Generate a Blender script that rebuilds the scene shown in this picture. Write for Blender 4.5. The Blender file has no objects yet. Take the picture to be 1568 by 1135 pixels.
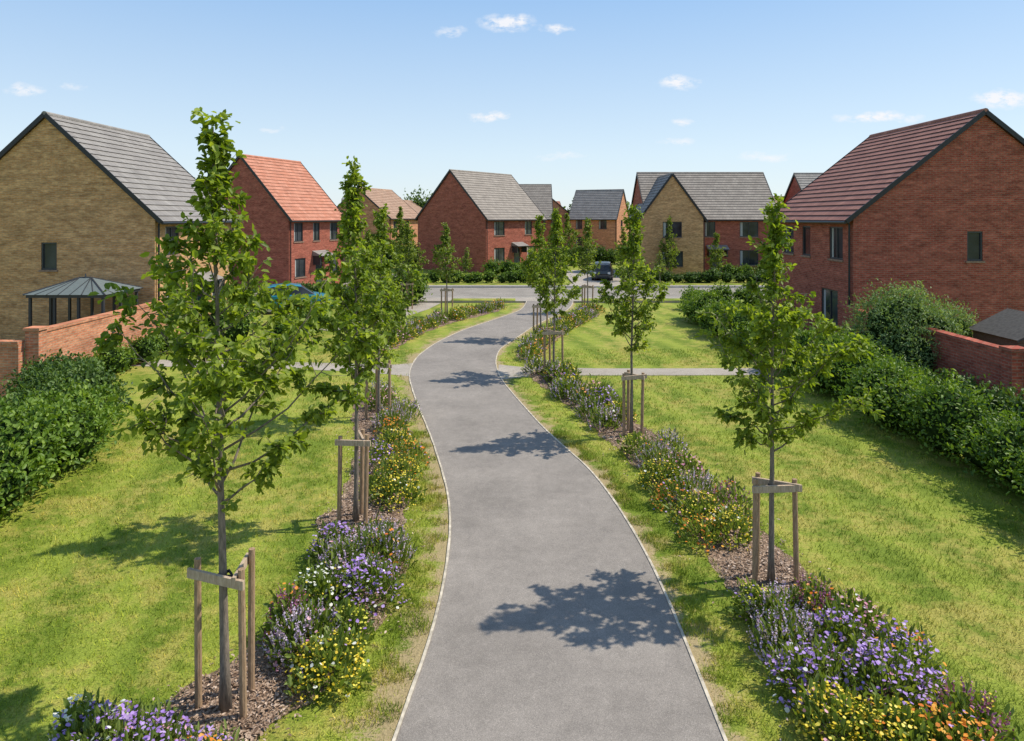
import bpy, math, random
import numpy as np
from mathutils import Vector, noise
rng=np.random.RandomState(7); random.seed(7)
sc=bpy.context.scene
COL=sc.collection
sc.view_settings.view_transform='Standard'; sc.view_settings.look='None'; sc.view_settings.exposure=0

# ------------------------------------------------------------------ helpers
def link(o,parent=None):
    COL.objects.link(o)
    if parent is not None: o.parent=parent
    return o
def empty(name,loc=(0,0,0),rz=0):
    o=bpy.data.objects.new(name,None); o.empty_display_size=.3
    o.location=loc; o.rotation_euler=(0,0,rz); return link(o)
def pymesh(name,V,F,mat,parent=None,uv=None,smooth=False,mi=None,attrs=None):
    me=bpy.data.meshes.new(name); me.from_pydata([tuple(v) for v in V],[],[tuple(f) for f in F])
    for m in (mat if isinstance(mat,(list,tuple)) else [mat]): me.materials.append(m)
    if uv is not None:
        l=me.uv_layers.new(name='UVMap')
        l.data.foreach_set('uv',[c for f in uv for p in f for c in p])
    if mi is not None: me.polygons.foreach_set('material_index',mi)
    if smooth: me.polygons.foreach_set('use_smooth',[True]*len(me.polygons))
    if attrs is not None:
        for k,v in attrs.items():
            a=me.attributes.new(k,'FLOAT','POINT'); a.data.foreach_set('value',v)
    me.update()
    return link(bpy.data.objects.new(name,me),parent)
def npmesh(name,V,F,mats,parent=None,rnd=None,mi=None,smooth=False):
    V=np.ascontiguousarray(V,dtype=np.float32); F=np.ascontiguousarray(F,dtype=np.int32)
    me=bpy.data.meshes.new(name); me.vertices.add(len(V)); me.vertices.foreach_set('co',V.ravel())
    k=F.shape[1]; me.loops.add(F.size); me.loops.foreach_set('vertex_index',F.ravel())
    me.polygons.add(len(F)); me.polygons.foreach_set('loop_start',np.arange(0,F.size,k,dtype=np.int32))
    for m in (mats if isinstance(mats,(list,tuple)) else [mats]): me.materials.append(m)
    me.update(calc_edges=True)
    if mi is not None: me.polygons.foreach_set('material_index',np.asarray(mi,dtype=np.int32))
    if smooth: me.polygons.foreach_set('use_smooth',np.ones(len(F),dtype=bool))
    if rnd is not None:
        a=me.attributes.new('rnd','FLOAT','FACE'); a.data.foreach_set('value',np.asarray(rnd,dtype=np.float32))
    me.update()
    return link(bpy.data.objects.new(name,me),parent)
def unit(a): return a/np.maximum(np.linalg.norm(a,axis=-1,keepdims=True),1e-9)
def leaves(P,D,N,Ln,W,fold=.18,droop=.12):
    n=len(P); D=unit(D); S=unit(np.cross(D,N)); U=np.cross(S,D)
    Ln=np.broadcast_to(Ln,(n,))[:,None]; W=np.broadcast_to(W,(n,))[:,None]
    v=np.empty((n,6,3))
    v[:,0]=P
    v[:,1]=P+D*.3*Ln+S*.45*W+U*fold*W
    v[:,2]=P+D*.72*Ln+S*.38*W+U*fold*W
    v[:,3]=P+D*Ln-U*droop*Ln
    v[:,4]=P+D*.72*Ln-S*.38*W+U*fold*W
    v[:,5]=P+D*.3*Ln-S*.45*W+U*fold*W
    b=(np.arange(n)*6)[:,None]
    F=np.concatenate([b+np.array([0,1,2,3]),b+np.array([0,3,4,5])],1).reshape(-1,4)
    return v.reshape(-1,3),F
def tube(pts,rad,n=6):
    pts=[Vector(p) for p in pts]; V=[];F=[]
    ref=None
    for i,p in enumerate(pts):
        t=(pts[min(i+1,len(pts)-1)]-pts[max(i-1,0)]).normalized()
        if ref is None: ref=t.orthogonal().normalized()
        a=(ref-t*ref.dot(t)).normalized(); ref=a; b=t.cross(a)
        for k in range(n):
            an=2*math.pi*k/n; V.append(p+(a*math.cos(an)+b*math.sin(an))*rad[i])
    for i in range(len(pts)-1):
        for k in range(n):
            F.append((i*n+k,i*n+(k+1)%n,(i+1)*n+(k+1)%n,(i+1)*n+k))
    V.append(pts[0]);V.append(pts[-1]);c0=len(V)-2
    for k in range(n):
        F.append((c0,(k+1)%n,k,k)); F.append((c0+1,(len(pts)-1)*n+k,(len(pts)-1)*n+(k+1)%n,(len(pts)-1)*n+(k+1)%n))
    return V,F
class Acc:
    def __init__(s): s.V=[];s.F=[];s.uv=[];s.mi=[]
    def add(s,V,F,m=0):
        o=len(s.V); s.V+= [tuple(v) for v in V]
        for f in F:
            f=tuple(dict.fromkeys(f)); s.F.append(tuple(i+o for i in f)); s.mi.append(m)
            s.uv.append([(V[i][0]+V[i][1],V[i][2]) for i in f])
    def quad(s,V,uv,m=0):
        o=len(s.V); s.V+=[tuple(v) for v in V]; s.F.append(tuple(range(o,o+len(V)))); s.uv.append(uv); s.mi.append(m)
    def box(s,c0,c1,m=0):
        x0,y0,z0=c0;x1,y1,z1=c1
        V=[(x0,y0,z0),(x1,y0,z0),(x1,y1,z0),(x0,y1,z0),(x0,y0,z1),(x1,y0,z1),(x1,y1,z1),(x0,y1,z1)]
        s.add(V,[(0,3,2,1),(4,5,6,7),(0,1,5,4),(1,2,6,5),(2,3,7,6),(3,0,4,7)],m)
    def obj(s,name,mat,parent=None,smooth=False):
        return pymesh(name,s.V,s.F,mat,parent,uv=s.uv,mi=s.mi,smooth=smooth)

# ------------------------------------------------------------------ materials
def newmat(name):
    m=bpy.data.materials.new(name); m.use_nodes=True; nt=m.node_tree
    return m,nt,nt.nodes['Principled BSDF'],nt.nodes['Material Output']
def mixc(nt,fac,a,b,blend='MIX'):
    n=nt.nodes.new('ShaderNodeMix'); n.data_type='RGBA'; n.blend_type=blend
    for i,v in ((0,fac),(6,a),(7,b)):
        if hasattr(v,'is_output'): nt.links.new(v,n.inputs[i])
        elif i==0: n.inputs[i].default_value=v
        else: n.inputs[i].default_value=(*v,1) if len(v)==3 else v
    return n.outputs[2]
def ramp(nt,src,stops):
    n=nt.nodes.new('ShaderNodeValToRGB'); e=n.color_ramp.elements
    while len(e)<len(stops): e.new(.5)
    for i,(p,c) in enumerate(stops):
        e[i].position=p; e[i].color=(*c,1) if hasattr(c,'__len__') else (c,c,c,1)
    nt.links.new(src,n.inputs[0]); return n.outputs[0]
def math_(nt,op,a,b=None,c=None,clamp=False):
    n=nt.nodes.new('ShaderNodeMath'); n.operation=op; n.use_clamp=clamp
    for i,v in enumerate((a,b,c)):
        if v is None: continue
        if hasattr(v,'is_output'): nt.links.new(v,n.inputs[i])
        else: n.inputs[i].default_value=v
    return n.outputs[0]
def pos(nt): return nt.nodes.new('ShaderNodeNewGeometry').outputs['Position']
def objc(nt): return nt.nodes.new('ShaderNodeTexCoord').outputs['Object']
def noi(nt,vec,scale,detail=4,rough=.55):
    n=nt.nodes.new('ShaderNodeTexNoise'); n.inputs['Scale'].default_value=scale; n.inputs['Detail'].default_value=detail; n.inputs['Roughness'].default_value=rough
    nt.links.new(vec,n.inputs['Vector']); return n.outputs[0]
def bump(nt,h,bsdf,dist=.01,strength=.6):
    b=nt.nodes.new('ShaderNodeBump'); b.inputs['Distance'].default_value=dist; b.inputs['Strength'].default_value=strength
    nt.links.new(h,b.inputs['Height']); nt.links.new(b.outputs[0],bsdf.inputs['Normal'])

def mat_simple(name,col,rough=.7,metal=0,var=.25,scale=12,spec=.4):
    m,nt,b,o=newmat(name)
    n=noi(nt,objc(nt),scale,2)
    c=ramp(nt,n,[(.3,[x*(1-var) for x in col]),(.7,[min(1,x*(1+var)) for x in col])])
    nt.links.new(c,b.inputs['Base Color']); b.inputs['Roughness'].default_value=rough; b.inputs['Metallic'].default_value=metal
    b.inputs['Specular IOR Level'].default_value=spec
    return m
def mat_leaf(name,c1,c2,c3,trans=.35):
    m,nt,b,o=newmat(name)
    a=nt.nodes.new('ShaderNodeAttribute'); a.attribute_name='rnd'
    c=ramp(nt,a.outputs['Fac'],[(0,c1),(.5,c2),(1,c3)])
    nt.links.new(c,b.inputs['Base Color']); b.inputs['Roughness'].default_value=.5; b.inputs['Specular IOR Level'].default_value=.35
    if trans>0:
        t=nt.nodes.new('ShaderNodeBsdfTranslucent')
        tc=mixc(nt,1.0,c,(1.5,1.5,.5),'MULTIPLY'); nt.links.new(tc,t.inputs[0])
        mx=nt.nodes.new('ShaderNodeMixShader'); mx.inputs[0].default_value=trans
        nt.links.new(b.outputs[0],mx.inputs[1]); nt.links.new(t.outputs[0],mx.inputs[2]); nt.links.new(mx.outputs[0],o.inputs[0])
    return m
def mat_brick(name,c1,c2,mortar):
    m,nt,b,o=newmat(name)
    uv=nt.nodes.new('ShaderNodeUVMap'); 
    br=nt.nodes.new('ShaderNodeTexBrick')
    br.inputs['Scale'].default_value=1; br.inputs['Brick Width'].default_value=.225; br.inputs['Row Height'].default_value=.075
    br.inputs['Mortar Size'].default_value=.009; br.inputs['Mortar Smooth'].default_value=.15; br.inputs['Bias'].default_value=-.1
    br.inputs['Color1'].default_value=(*c1,1); br.inputs['Color2'].default_value=(*c2,1); br.inputs['Mortar'].default_value=(*mortar,1)
    nt.links.new(uv.outputs[0],br.inputs['Vector'])
    mp=nt.nodes.new('ShaderNodeMapping'); mp.inputs['Scale'].default_value=(1,3,1); nt.links.new(uv.outputs[0],mp.inputs[0])
    n=noi(nt,mp.outputs[0],1.1,4,.75); n2=noi(nt,mp.outputs[0],5,3,.7)
    f=ramp(nt,n,[(.35,.7),(.65,1.22)]); f2=ramp(nt,n2,[(.3,.7),(.7,1.28)])
    c=mixc(nt,1,br.outputs[0],f,'MULTIPLY'); c=mixc(nt,1,c,f2,'MULTIPLY')
    nt.links.new(c,b.inputs['Base Color']); b.inputs['Roughness'].default_value=.9; b.inputs['Specular IOR Level'].default_value=.2
    inv=math_(nt,'SUBTRACT',1,br.outputs['Fac']); bump(nt,inv,b,.006,.7)
    return m
def mat_tile(name,c1,c2):
    m,nt,b,o=newmat(name)
    uv=nt.nodes.new('ShaderNodeUVMap')
    br=nt.nodes.new('ShaderNodeTexBrick'); br.inputs['Scale'].default_value=1
    br.inputs['Brick Width'].default_value=.3; br.inputs['Row Height'].default_value=.32; br.inputs['Mortar Size'].default_value=.006
    br.inputs['Color1'].default_value=(*c1,1); br.inputs['Color2'].default_value=(*c2,1); br.inputs['Mortar'].default_value=(*[x*.35 for x in c1],1)
    nt.links.new(uv.outputs[0],br.inputs['Vector'])
    n=noi(nt,uv.outputs[0],1.2,4,.65); f=ramp(nt,n,[(.3,.82),(.7,1.13)])
    c=mixc(nt,1,br.outputs[0],f,'MULTIPLY'); nt.links.new(c,b.inputs['Base Color']); b.inputs['Roughness'].default_value=.75
    b.inputs['Specular IOR Level'].default_value=.3
    return m

# grass
def make_grass():
    m,nt,b,o=newmat('mown_grass')
    p=pos(nt); sx=nt.nodes.new('ShaderNodeSeparateXYZ'); nt.links.new(p,sx.inputs[0])
    nA=noi(nt,p,.55,3); nB=noi(nt,p,2.6,5,.75); nC=noi(nt,p,38,3,.7)
    t=math_(nt,'MULTIPLY_ADD',sx.outputs[1],.24,sx.outputs[0]); t=math_(nt,'MULTIPLY_ADD',nA,.9,t)
    s=math_(nt,'SINE',math_(nt,'MULTIPLY',t,4.4)); s=math_(nt,'MULTIPLY_ADD',s,.34,.5)
    s=math_(nt,'MULTIPLY_ADD',nB,1.5,math_(nt,'SUBTRACT',s,.75))
    c=ramp(nt,s,[(.05,(.14,.2,.02)),(.85,(.275,.325,.045))])
    y=ramp(nt,math_(nt,'MULTIPLY_ADD',nA,.45,math_(nt,'MULTIPLY',nB,.6)),[(.5,0.),(.62,.85)])
    c=mixc(nt,y,c,(.39,.34,.085))
    f=ramp(nt,nC,[(.3,.6),(.7,1.35)]); c=mixc(nt,1,c,f,'MULTIPLY')
    a=nt.nodes.new('ShaderNodeAttribute'); a.attribute_name='wear'
    w=math_(nt,'ADD',a.outputs['Fac'],math_(nt,'MULTIPLY',math_(nt,'SUBTRACT',nB,.5),2.6))
    w=math_(nt,'MULTIPLY',w,ramp(nt,a.outputs['Fac'],[(0,0.),(.12,1.)]))
    w=math_(nt,'ADD',w,math_(nt,'MULTIPLY',math_(nt,'SUBTRACT',nC,.5),1.3))
    w=ramp(nt,w,[(.45,0.),(.85,.9)])
    w=math_(nt,'MULTIPLY',w,math_(nt,'GREATER_THAN',a.outputs['Fac'],.01))
    soil=mixc(nt,nC,(.2,.145,.075),(.56,.43,.25))
    c=mixc(nt,w,c,soil)
    nt.links.new(c,b.inputs['Base Color']); b.inputs['Roughness'].default_value=.8; b.inputs['Specular IOR Level'].default_value=.15
    bump(nt,nC,b,.03,.7); return m
GRASS=make_grass()
def make_blade():
    m=GRASS.copy(); m.name='grass_blade'; nt=m.node_tree; b=nt.nodes['Principled BSDF']
    src=b.inputs['Base Color'].links[0].from_socket
    for l in list(b.inputs['Normal'].links): nt.links.remove(l)
    a=nt.nodes.new('ShaderNodeAttribute'); a.attribute_name='rnd'
    c=mixc(nt,1,src,ramp(nt,a.outputs['Fac'],[(0,(.85,.9,.7)),(.7,(1.35,1.35,1.0)),(1,(1.9,1.65,1.3))]),'MULTIPLY')
    nt.links.new(c,b.inputs['Base Color'])
    return m
BLADE=make_blade()
def make_asphalt(name,base,warm=(1.05,1,.96)):
    m,nt,b,o=newmat(name); p=pos(nt)
    a=noi(nt,p,120,2,.8); c2=noi(nt,p,.7,4,.6); c3=noi(nt,p,5,4,.7)
    c=ramp(nt,a,[(.3,[base*.6*w for w in warm]),(.55,[base*w for w in warm]),(.75,[base*1.7*w for w in warm])])
    c=mixc(nt,1,c,ramp(nt,c2,[(.3,.84),(.7,1.14)]),'MULTIPLY'); c=mixc(nt,1,c,ramp(nt,c3,[(.3,.88),(.7,1.1)]),'MULTIPLY')
    nt.links.new(c,b.inputs['Base Color']); b.inputs['Roughness'].default_value=.85; b.inputs['Specular IOR Level'].default_value=.3
    bump(nt,a,b,.004,.5); return m
ASPH=make_asphalt('path_asphalt',.235,(1.15,1.02,.9)); ROADM=make_asphalt('road_asphalt',.25,(1.14,1.02,.88)); PAVE=make_asphalt('pavement_surface',.34,(1.14,1,.84))
EDGE=mat_simple('pale_edging',(.5,.44,.35),.9,0,.35,9)
KERB=mat_simple('kerb_concrete',(.42,.4,.36),.9,0,.15,6)
def make_mulch():
    m,nt,b,o=newmat('bark_mulch'); p=pos(nt)
    v=nt.nodes.new('ShaderNodeTexVoronoi'); v.inputs['Scale'].default_value=42; nt.links.new(p,v.inputs['Vector'])
    n=noi(nt,p,20,2)
    c=ramp(nt,v.outputs['Color'],[(.1,(.12,.07,.045)),(.5,(.29,.19,.125)),(.9,(.48,.34,.25))])
    c=mixc(nt,1,c,ramp(nt,n,[(.3,.6),(.7,1.2)]),'MULTIPLY')
    nt.links.new(c,b.inputs['Base Color']); b.inputs['Roughness'].default_value=.95; bump(nt,v.outputs['Distance'],b,.03,.8); return m
MULCH=make_mulch()
CHIP=mat_leaf('bark_chip',(.12,.07,.045),(.32,.22,.15),(.6,.46,.36),.0)
TREE1=mat_leaf('tree_leaf',(.1,.155,.015),(.2,.275,.03),(.34,.41,.06),.45)
TREE2=mat_leaf('far_tree_leaf',(.09,.14,.02),(.17,.235,.035),(.27,.33,.06),.4)
HEDGE=mat_leaf('hedge_leaf',(.06,.12,.016),(.14,.235,.028),(.26,.36,.05),.3)
HEDGE2=mat_leaf('dark_shrub_leaf',(.04,.08,.018),(.09,.155,.03),(.17,.26,.05),.25)
SHRUBG=mat_leaf('grey_green_leaf',(.1,.16,.05),(.18,.27,.09),(.32,.42,.18),.3)
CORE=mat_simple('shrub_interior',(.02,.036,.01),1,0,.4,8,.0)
FOL=mat_leaf('perennial_foliage',(.09,.14,.025),(.17,.235,.045),(.28,.34,.1),.35)
def make_bark(name,a,b_):
    m,nt,b,o=newmat(name); mp=nt.nodes.new('ShaderNodeMapping'); mp.inputs['Scale'].default_value=(1,1,.2)
    nt.links.new(objc(nt),mp.inputs[0]); n=noi(nt,mp.outputs[0],40,4,.7)
    nt.links.new(ramp(nt,n,[(.3,a),(.7,b_)]),b.inputs['Base Color']); b.inputs['Roughness'].default_value=.9; bump(nt,n,b,.01,.7); return m
BARK=make_bark('tree_bark',(.09,.075,.06),(.3,.24,.19))
STAKE=make_bark('weathered_timber',(.22,.135,.075),(.46,.31,.19))
STAKE2=make_bark('pale_timber',(.34,.24,.16),(.56,.44,.32))
SHEDW=make_bark('shed_timber',(.07,.05,.035),(.16,.11,.08))
RUB=mat_simple('rubber_tie',(.02,.02,.02),.6)
BR_Y=mat_brick('buff_brick',(.5,.26,.11),(.64,.38,.18),(.48,.33,.2))
BR_R=mat_brick('red_brick',(.33,.075,.048),(.43,.125,.08),(.32,.18,.13))
BR_O=mat_brick('orange_brick',(.52,.19,.1),(.6,.27,.15),(.46,.32,.22))
RF_G=mat_tile('grey_tile',(.24,.22,.205),(.29,.27,.25))
RF_B=mat_tile('brown_grey_tile',(.26,.225,.195),(.32,.28,.24))
RF_O=mat_tile('terracotta_tile',(.46,.18,.11),(.54,.24,.16))
RF_R=mat_tile('dark_red_tile',(.28,.12,.09),(.36,.165,.12))
RF_T=mat_tile('tan_tile',(.36,.22,.15),(.42,.28,.2))
FRAME=mat_simple('grey_window_frame',(.04,.044,.05),.4,0,.05)
BLACK=mat_simple('black_plastic',(.02,.02,.022),.4)
WHITE=mat_simple('white_trim',(.7,.7,.68),.5,0,.05)
DOOR=mat_simple('door_paint',(.04,.06,.07),.4,0,.1)
SILL=mat_simple('stone_sill',(.26,.17,.12),.8)
CURT=mat_simple('curtain_fabric',(.4,.4,.38),.9,0,.1)
def make_glass():
    m,nt,b,o=newmat('window_glass'); n=noi(nt,objc(nt),.6,2)
    nt.links.new(ramp(nt,n,[(.35,(.015,.018,.022)),(.65,(.07,.08,.09))]),b.inputs['Base Color'])
    b.inputs['Roughness'].default_value=.05; b.inputs['Specular IOR Level'].default_value=.35; return m
GLASS=make_glass()

# ------------------------------------------------------------------ ground, path, road
pymesh('ground',[(-2500,-600,0),(2500,-600,0),(2500,3500,0),(-2500,3500,0)],[(0,1,2,3)],GRASS)
LE=[(-1.3,0),(-1.25,4),(-1.13,6.55),(-.975,7.64),(-.913,8.79),(-.911,9.96),(-.974,11.24),(-1.163,12.59),(-1.446,13.93),(-1.927,16.06),(-2.509,18.29),(-3.178,21.26),(-3.362,22.63),(-3.396,24.76),(-3.02,27.34),(-2.15,30.5),(-.617,34.1),(.5,37),(.9,40.2)]
RE=[(1.95,0),(2.0,4),(2.02,6.55),(2.02,7.43),(2.03,8.65),(2.01,9.43),(1.99,10.15),(1.82,11.88),(1.52,13.74),(1.11,14.9),(.714,16.3),(.108,18.95),(-.385,21.26),(-.608,23.65),(-.52,26),(.16,28.4),(.93,31.4),(2.0,34.5),(3.0,37),(3.6,40.2)]
def smooth_edge(E,ys):
    a=np.array(E); fine=np.arange(-4,44.01,.05); x=np.interp(fine,a[:,1],a[:,0])
    k=np.exp(-.5*(np.arange(-28,29)/13.)**2); k/=k.sum(); xp=np.pad(x,28,mode='edge'); x=np.convolve(xp,k,'valid')
    return np.interp(ys,fine,x)
ys=np.arange(0,40.21,.2); XL=smooth_edge(LE,ys); XR=smooth_edge(RE,ys)
def pathL(y): return np.interp(y,ys,XL)
def pathR(y): return np.interp(y,ys,XR)
zz=.012+np.clip((ys-38.6)/1.6,0,1)*.095
V=[];F=[]
for i,y in enumerate(ys):
    for k in range(5):
        u=k/4; V.append((XL[i]*(1-u)+XR[i]*u,y,zz[i]))
for i in range(len(ys)-1):
    for k in range(4): a=i*5+k; F.append((a,a+1,a+6,a+5))
pymesh('asphalt_path',V,F,ASPH)
for nm,X,sg in (('path_edging',XL,-1),('path_edging',XR,1)):
    V=[];F=[]
    for i,y in enumerate(ys):
        j=.012*noise.noise(Vector((y*1.7,sg,0)))
        x0=X[i]+sg*.002; x1=X[i]+sg*(.036+j)
        V+=[(x0,y,0),(x0,y,zz[i]+.012),(x1,y,zz[i]+.012),(x1,y,0)]
    for i in range(len(ys)-1):
        a=i*4
        for k in range(3): F.append((a+k,a+k+1,a+k+5,a+k+4))
    pymesh(nm,V,F,EDGE)
    offs=[.03,.12,.2,.3,.45,.65,.95]; wear=[1.15,1.0,.8,.62,.42,.22,0.]
    if sg>0: wear=[1.1,.85,.6,.42,.25,.12,0.]
    V=[];F=[];W=[]
    for i,y in enumerate(ys):
        q=1+.7*noise.noise(Vector((y*.8,sg*4,1)))
        for o_,w_ in zip(offs,wear): V.append((X[i]+sg*o_,y,.005)); W.append(max(w_*q,0) if w_>0 else 0)
    n=len(offs)
    for i in range(len(ys)-1):
        for k in range(n-1): a=i*n+k; F.append((a,a+1,a+n+1,a+n))
    pymesh('worn_grass_verge',V,F,GRASS,attrs={'wear':W})
def ribbon(name,pts,w,z,mat):
    V=[];F=[]
    P=[Vector((p[0],p[1],0)) for p in pts]
    for i,p in enumerate(P):
        t=(P[min(i+1,len(P)-1)]-P[max(i-1,0)]).normalized(); nn=Vector((t.y,-t.x,0))
        ww=w[i] if isinstance(w,(list,tuple)) else w
        V+=[(p.x-nn.x*ww/2,p.y-nn.y*ww/2,z),(p.x+nn.x*ww/2,p.y+nn.y*ww/2,z)]
    for i in range(len(P)-1): a=i*2; F.append((a,a+1,a+3,a+2))
    return pymesh(name,V,F,mat)
ribbon('side_path',[(-.45,22.2),(.3,22.2),(1.2,22.25),(3,22.2),(5,22.2),(8.2,22.25)],[2.2,1.5,1.15,1.0,1,1],.0085,PAVE)
ribbon('side_path',[(-3.25,22.6),(-4.0,22.6),(-5,22.8),(-7,23.1),(-12.8,23.6)],[2.0,1.4,1.15,1.05,1.05],.0085,PAVE)
ribbon('side_path',[(-8.5,30.5),(-6.2,34),(-5.2,37.5),(-4.8,40.2)],1.3,.0085,PAVE)
rd=Acc(); rd.box((-90,42.2,-.05),(90,48.8,.014)); rd.obj('road',ROADM)
for y0,y1,ky in ((40.2,42.05,42.05),(48.95,50.7,48.8)):
    a=Acc(); a.box((-90,y0,-.05),(90,y1,.11)); a.obj('pavement',PAVE)
    a=Acc()
    for i in range(180): a.box((-90+i,ky+.001,-.05),(-90+i+.995,ky+.149,.12))
    a.obj('kerb',KERB)
def island(x0,x1,y0,y1):
    a=Acc(); a.box((x0,y0,.0),(x1,y1,.135)); a.obj('grass_verge',GRASS)
island(-60,-7.2,40.25,41.3); island(-3.6,.2,40.25,41.3); island(4.2,14,40.25,41.3); island(15.5,60,40.25,41.3)
island(-8.5,4.2,49.6,50.65); island(10,23.8,49.6,50.65)
for x0,x1,y1 in ((4.6,9.6,64),(-12.5,-9.2,60),(24,28,58)):
    a=Acc(); a.box((x0,50.72,-.05),(x1,y1,.09)); a.obj('driveway',PAVE)

# ------------------------------------------------------------------ houses
def build_part(par,L,S,h,eave,wm,rm,ops={},skip=()):
    walls=Acc(); fr=Acc(); roof=Acc(); trim=Acc()
    sides={'front':((0,0),(L,0)),'g1':((L,0),(L,S)),'back':((L,S),(0,S)),'g0':((0,S),(0,0))}
    for nm,(p0,p1) in sides.items():
        if nm in skip: continue
        p0=Vector(p0);p1=Vector(p1);ln=(p1-p0).length;t=(p1-p0)/ln;n=Vector((t.y,-t.x))
        def pt(a,z,d=0): q=p0+t*a+n*d; return (q.x,q.y,z)
        o=ops.get(nm,[])
        xs=sorted({0,ln,*[v for w in o for v in w[:2]]}); zs=sorted({-.1,eave,*[v for w in o for v in w[2:4]]})
        for i in range(len(xs)-1):
            for j in range(len(zs)-1):
                ca=(xs[i]+xs[i+1])/2;cz=(zs[j]+zs[j+1])/2
                if any(w[0]<ca<w[1] and w[2]<cz<w[3] for w in o): continue
                a,b,c,d=xs[i],xs[i+1],zs[j],zs[j+1]
                walls.quad([pt(a,c),pt(b,c),pt(b,d),pt(a,d)],[(a,c),(b,c),(b,d),(a,d)])
        def bx(a0,a1,z0,z1,d0,d1,m):
            V=[pt(a0,z0,d1),pt(a1,z0,d1),pt(a1,z0,d0),pt(a0,z0,d0),pt(a0,z1,d1),pt(a1,z1,d1),pt(a1,z1,d0),pt(a0,z1,d0)]
            fr.add(V,[(0,3,2,1),(4,5,6,7),(0,1,5,4),(1,2,6,5),(2,3,7,6),(3,0,4,7)],m)
        for w in o:
            a,b,c,d=w[:4]; kind=w[4] if len(w)>4 else 'w'; e=-.11
            walls.quad([pt(a,c),pt(a,c,e),pt(a,d,e),pt(a,d)],[(0,c),(.1,c),(.1,d),(0,d)])
            walls.quad([pt(b,c,e),pt(b,c),pt(b,d),pt(b,d,e)],[(0,c),(.1,c),(.1,d),(0,d)])
            walls.quad([pt(a,d),pt(a,d,e),pt(b,d,e),pt(b,d)],[(a,0),(a,.1),(b,.1),(b,0)])
            if kind=='d':
                bx(a,b,c,d,-.13,-.06,3); bx(a+.15,b-.15,c+1.2,d-.25,-.05,-.045,1)
                bx(a-.35,b+.35,d+.12,d+.2,.0,.75,0)
                V=[pt(a-.4,d+.2,.8),pt(b+.4,d+.2,.8),pt(b+.4,d+.55,.0),pt(a-.4,d+.55,.0),pt(a-.4,d+.201,0),pt(b+.4,d+.201,0)]
                fr.add(V,[(0,1,2,3),(0,3,4),(1,5,2)],2)
                bx(a-.3,a-.22,d-.45,d+.12,.0,.6,0); bx(b+.22,b+.3,d-.45,d+.12,.0,.6,0)
                continue
            walls.quad([pt(a,c,e),pt(a,c),pt(b,c),pt(b,c,e)],[(a,0),(a,.1),(b,.1),(b,0)])
            fw=.06
            bx(a,a+fw,c,d,-.1,-.03,0); bx(b-fw,b,c,d,-.1,-.03,0); bx(a+fw,b-fw,c,c+fw,-.1,-.03,0); bx(a+fw,b-fw,d-fw,d,-.1,-.03,0)
            if b-a>.8:
                k=2 if b-a<1.6 else 3
                for q in range(1,k): m_=a+(b-a)*q/k; bx(m_-.03,m_+.03,c+fw,d-fw,-.1,-.04,0)
            bx(a+fw,b-fw,c+fw,d-fw,-.085,-.075,1)
            if b-a>.8:
                bx(a+fw,a+fw+.13*(b-a),c+fw,d-fw,-.074,-.0735,5)
            bx(a-.06,b+.06,c-.07,c-.002,-.05,.05,4)
        if nm in('g0','g1'):
            walls.quad([pt(0,eave),pt(ln,eave),pt(ln/2,eave+h)],[(0,eave),(ln,eave),(ln/2,eave+h)])
    walls.obj('walls',wm,par)
    ov=.28; vg=.1; hs=S/2; sl=h/hs; x0=-vg; x1=L+vg
    ll=math.hypot(hs+ov,(hs+ov)*sl); nrow=max(6,round(ll/.32)); nz=hs/math.hypot(hs,h); ny=h/math.hypot(hs,h)
    for side in (0,1):
        def rp(x,t,up):
            yy=-ov+(hs+ov)*t; z=eave+.05-ov*sl+(hs+ov)*sl*t; yy-=ny*up; z+=nz*up
            return (x,yy if side==0 else S-yy,z)
        for r in range(nrow):
            t0=r/nrow;t1=(r+1)/nrow; v0=r*.32;v1=v0+.32
            q=[rp(x0,t0,.10),rp(x1,t0,.10),rp(x1,t1,.065),rp(x0,t1,.065)]
            uv=[(x0,v0+.01),(x1,v0+.01),(x1,v1-.01),(x0,v1-.01)]
            if side: q=q[::-1]; uv=uv[::-1]
            roof.quad(q,uv)
            if r>0:
                q=[rp(x0,t0,.065),rp(x1,t0,.065),rp(x1,t0,.10),rp(x0,t0,.10)]
                roof.quad(q if not side else q[::-1],[(x0,v0),(x1,v0),(x1,v0+.004),(x0,v0+.004)],1)
        for xa,xb in ((x0-.03,x0+.005),(x1-.005,x1+.03)):
            V=[rp(xa,0,-.05),rp(xb,0,-.05),rp(xb,1,-.05),rp(xa,1,-.05),rp(xa,0,.115),rp(xb,0,.115),rp(xb,1,.115),rp(xa,1,.115)]
            trim.add(V,[(0,3,2,1),(4,5,6,7),(0,1,5,4),(1,2,6,5),(2,3,7,6),(3,0,4,7)])
        V=[rp(x0,0,-.045),rp(x1,0,-.045),rp(x1,1,-.045),rp(x0,1,-.045),rp(x0,0,.07),rp(x1,0,.07)]
        trim.add(V,[(0,1,2,3),(0,4,5,1)])
        a=rp(x0,0,-.0);b=rp(x1,0,-.0); sg=-1 if side==0 else 1
        v,f=tube([(a[0],a[1]+sg*.06,a[2]),(b[0],b[1]+sg*.06,b[2])],[.055,.055],8); trim.add(v,f)
    v,f=tube([(x0-.02,hs,eave+h+.09),(x1+.02,hs,eave+h+.09)],[.12,.12],10); roof.add(v,f)
    for (px,py) in [(.12,-.09),(L-.12,-.09),(.12,S+.09)]:
        v,f=tube([(px,py,0),(px,py,eave-.25),(px,py+(-.2 if py<0 else .2),eave-.1)],[.04]*3,8); trim.add(v,f)
    roof.obj('roof_tiles',[rm,BLACK],par); trim.obj('gutters_and_verges',BLACK,par)
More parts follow.
